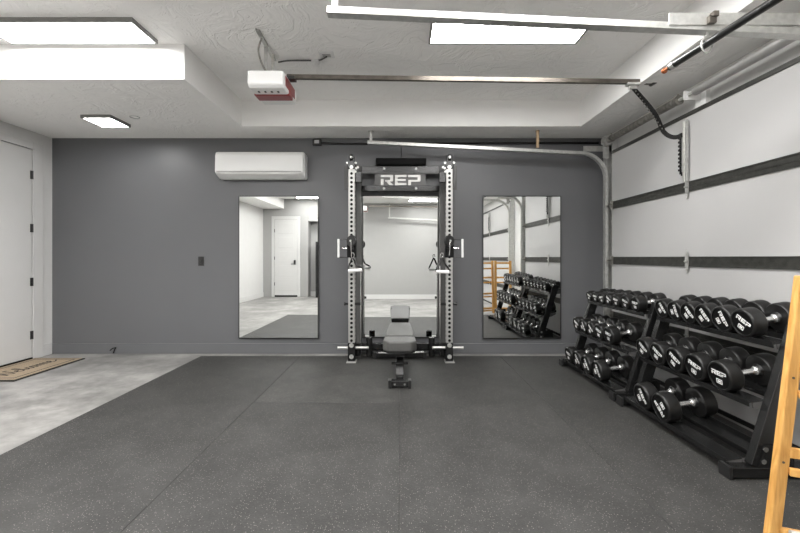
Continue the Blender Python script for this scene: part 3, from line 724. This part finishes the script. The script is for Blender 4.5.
# tier: x of the front faces, height of the supporting plane there
TIERS = {'top': (2.072, .735), 'middle': (1.935, .408), 'bottom': (1.805, .084)}
def dumbbell_rack(y0, y1, label):
    zf = .0095
    t = thing('dumbbell_rack', (2.08, (y0+y1)/2, zf), label, 'dumbbell rack', 'three-tier dumbbell racks')
    lean = .31; xb = 1.955
    for yy, s in ((y0, 1), (y1, -1)):
        MB().bx(1.80, 2.40, yy-.035, yy+.035, zf+.008, .075).build('foot', M['black'], t, bevel=.004)
        MB().bx(1.785, 1.803, yy-.040, yy+.040, zf, .080).build('foot_cap', M['blackg'], t, bevel=.003)
        MB().beam((xb, yy, .07), (xb+lean*.76, yy, .83), .05, .085, up=(1, 0, 0)).build('upright', M['black'], t, bevel=.004)
        g = MB().prism([(1.93, yy-s*.026, .03), (2.14, yy-s*.026, .03), (2.14, yy-s*.026, .20), (1.99, yy-s*.026, .20)], (0, -s*.008, 0)).build('gusset_plate', M['black'], t)
        for p in ((1.967, .112), (1.978, .178)): MB().cyl((p[0], yy-s*.034, p[1]), (p[0], yy-s*.044, p[1]), .014, 8).build('bolt', M['chrome'], g)
    for tier, (xf, zp) in TIERS.items():
        O = Vector((xf, 0, zp))
        def pt(a, n, y): q = O+AX*a+NZ*n; return (q.x, y, q.z)
        def plate(m, a0, a1, n0, n1, ya, yb): m.prism([pt(a0, n0, ya), pt(a1, n0, ya), pt(a1, n1, ya), pt(a0, n1, ya)], (0, yb-ya, 0))
        ya, yb = y0-.02 if False else y0+.027, y1-.027
        m = MB()
        plate(m, .012, .105, -.006, 0, ya, yb); plate(m, .006, .012, -.024, .012, ya, yb); plate(m, .099, .105, -.030, -.006, ya, yb)
        sh = m.build('shelf', M['black'], t, bevel=.002)
        m = MB()
        plate(m, .185, .285, -.006, 0, ya, yb); plate(m, .279, .285, 0, .022, ya, yb); plate(m, .185, .191, -.030, -.006, ya, yb)
        m.build('rear_rail', M['black'], sh, bevel=.002)
        for e0, e1 in ((ya, ya+.006), (yb-.006, yb)):
            m = MB(); m.prism([pt(.03, -.006, e0), pt(.27, -.006, e0), pt(.27, -.035, e0), pt(.20, -.058, e0), pt(.09, -.058, e0), pt(.03, -.035, e0)], (0, e1-e0, 0))
            m.build('end_bracket', M['shroud'], sh)
    return t
NY0, NY1, FY0, FY1 = 2.21, 3.28, 3.40, 4.485
dumbbell_rack(NY0, NY1, 'black three-tier dumbbell rack beside the wooden ladder, its bottom shelf mostly empty')
dumbbell_rack(FY0, FY1, 'black three-tier dumbbell rack next to the grey wall and its mirror, all shelves full')

HEAD = {}
def dumbbell(tier, y, r, ln, th, roll, label, group):
    xf, zp = TIERS[tier]
    O = Vector((xf, y, zp)) + NZ*(r+.0005)
    t = thing('dumbbell', O+AX*(ln/2), label, 'dumbbell', group)
    def head(o, a):
        pr = [(.004, 0), (.004, r*.80), (.0, r*.83), (0, r*.90), (.003, r*.955), (.010, r*.99), (.016, r), (th-.014, r), (th-.005, r*.985), (th, r*.93), (th, r*.42), (th+.010, r*.36), (th+.010, 0)]
        m = MB().lathe(pr, o, a, 40)
        for f in m.bm.faces:
            if max((v.co-o).cross(a).length for v in f.verts) < r*.86 and min((v.co-o).dot(a) for v in f.verts) < .006: f.material_index = 1
        return m
    h1 = head(O, AX).build('head', None, t, smooth=True, mats=[M['ureth'], M['uface']])
    head(O+AX*ln, -AX).build('head', None, t, smooth=True, mats=[M['ureth'], M['uface']])
    hr = .0165
    a0, a1 = th+.008, ln-th-.008
    pr = [(a0, 0), (a0, .026), (a0+.012, .026), (a0+.016, .020), (a0+.03, hr*.92), ((a0+a1)/2, hr), (a1-.03, hr*.92), (a1-.016, .020), (a1-.012, .026), (a1, .026), (a1, 0)]
    MB().lathe(pr, O, AX, 20).build('handle', M['grip'], t, smooth=True)
    # face ring line, logo and weight badge on the outer face
    fo = O+AX*.0034
    u0 = Vector((0, -1, 0)); v0 = NZ
    u = u0*math.cos(roll)+v0*math.sin(roll); v = v0*math.cos(roll)-u0*math.sin(roll)
    m = MB(); rep_letters(m, fo+v*r*.20, u, v, r*.30, .0012)
    m.build('logo', M['logo'], h1)
    m = MB(); bo = fo-v*r*.34; bw, bh, e = r*.23, r*.15, r*.045
    for (a, b, c_, d) in ((-bw, bw, bh-e, bh), (-bw, bw, -bh, -bh+e), (-bw, -bw+e, -bh+e, bh-e), (bw-e, bw, -bh+e, bh-e), (-bw*.5, bw*.5, -bh*.4, bh*.4)):
        m.prism([bo+u*a+v*c_, bo+u*b+v*c_, bo+u*b+v*d, bo+u*a+v*d], u.cross(v)*.0012)
    m.build('weight_badge', M['logo'], h1)
ORDN = ['first', 'second', 'third', 'fourth', 'fifth', 'sixth', 'seventh']
def row(tier, ys, r0, r1, l0, l1, near, fmt, rolls):
    n = len(ys)
    for k, y in enumerate(ys):
        f = k/(n-1)
        g = f"dumbbells on the {tier} shelf of the rack {'beside the ladder' if near else 'next to the grey wall'}"
        r = r0+(r1-r0)*f
        dumbbell(tier, y, r, l0+(l1-l0)*f, .075+.35*(r-.06), R(rolls[k]), fmt(k, n), g)
# nearer rack, ordered from its far end to the ladder end
def lab_near(tier):
    def f(k, n):
        p = n-1-k
        if p == 0: return f"black round dumbbell at the ladder end of the ladder-side rack's {tier} shelf"
        return f"black round dumbbell, {ORDN[p]} from the ladder end, on the ladder-side rack's {tier} shelf"
    return f
def lab_far(tier):
    def f(k, n):
        if k == 0: return f"black round dumbbell nearest the grey wall on the wall-side rack's {tier} shelf"
        return f"black round dumbbell, {ORDN[k]} from the grey wall, on the wall-side rack's {tier} shelf"
    return f
row('top', [3.17, 3.02, 2.875, 2.73, 2.575, 2.415], .077, .088, .27, .30, True, lab_near('top'), [-55, -75, -50, -52, -65, -32])
row('middle', [3.19, 3.01, 2.82, 2.625, 2.42], .084, .093, .30, .33, True, lab_near('middle'), [-35, -30, -32, -18, -4])
dumbbell('bottom', 2.985, .097, .33, .09, R(-62), 'black round dumbbell farther from the ladder of the two on the ladder-side rack\'s bottom shelf', 'dumbbells on the bottom shelf of the rack beside the ladder')
dumbbell('bottom', 2.765, .099, .335, .09, R(130), 'black round dumbbell nearer the ladder of the two on the ladder-side rack\'s bottom shelf', 'dumbbells on the bottom shelf of the rack beside the ladder')
row('top', [4.40, 4.265, 4.13, 3.99, 3.85, 3.69, 3.53], .058, .070, .225, .255, False, lab_far('top'), [-20, -5, 10, -30, -8, -15, -4])
row('middle', [4.40, 4.24, 4.07, 3.90, 3.715], .078, .085, .28, .30, False, lab_far('middle'), [-25, -70, -40, -15, -8])
row('bottom', [4.29, 4.085, 3.885, 3.665], .088, .096, .31, .33, False, lab_far('bottom'), [-10, -50, -62, -70])

# ------------------------------------------------------------------ folding wooden ladder at the picture's edge
def ladder():
    t = thing('wooden_ladder', (1.9, 1.5, 0), 'honey-coloured folding wooden ladder standing beside the dumbbell rack', 'ladder')
    A0, A1 = Vector((1.490, 1.62, 0)), Vector((1.627, 1.62, 1.145))
    B0, B1 = Vector((2.10, 1.37, 0)), Vector((2.07, 1.385, 1.150))
    C0, C1 = Vector((2.15, 1.37, 0)), Vector((2.14, 1.375, 1.150))
    D0, D1 = Vector((2.44, 1.50, 0)), Vector((2.43, 1.50, 1.150))
    for p0, p1 in ((A0, A1), (B0, B1), (C0, C1), (D0, D1)):
        MB().beam(p0, p1, .030, .052, up=(1, 0, 0)).build('rail', M['wood'], t, bevel=.007, seg=3)
    def rungs(P0, P1, Q0, Q1):
        for z in (.115, .437, .785, 1.10):
            f = z/1.15; a = P0.lerp(P1, f); b = Q0.lerp(Q1, f); d = (b-a).normalized()
            MB().beam(a+d*.02, b-d*.02, .020, .040).build('rung', M['wood'], t, bevel=.004)
        for z in (.06, .365, .675, .98):
            f = z/1.15; a = P0.lerp(P1, f); b = Q0.lerp(Q1, f); d = (b-a).normalized(); o = Vector((0, -.05, 0))
            MB().beam(a+d*.022+o*.2, b-d*.02+o*.9, .018, .032).build('rung', M['wood'], t, bevel=.004)
        for z in (.40, .74, 1.06):
            a = P0.lerp(P1, z/1.15); MB().cyl(a+Vector((-.004, -.0148, 0)), a+Vector((-.004, -.018, 0)), .005, 8).build('screw', M['rail'], t)
    rungs(A0, A1, B0, B1); rungs(C0, C1, D0, D1)
    MB().cyl((1.535, 1.575, .125), (1.95, 1.40, .125), .020, 16).build('spreader_bar', M['plastg'], t, smooth=True)
ladder()
# ------------------------------------------------------------------ tall black cabinet at the rear (seen in the mirror)
t = thing('storage_cabinet', (-2.35, YR+.3, 0), 'tall black cabinet by the rear wall, visible in the mirror under the air conditioner', 'cabinet')
MB().bx(-2.74, -2.10, YR+.03, YR+.55, 0, 1.70).build('body', M['black'], t, bevel=.006)
for a, b in ((-2.735, -2.425), (-2.415, -2.105)):
    d = MB().bx(a, b, YR+.552, YR+.57, .04, 1.68).build('cabinet_door', M['blackg'], t, bevel=.003)
    MB().bx(-2.45 if a < -2.5 else -2.405, -2.435 if a < -2.5 else -2.39, YR+.57, YR+.59, .8, 1.0).build('handle', M['chrome'], d)
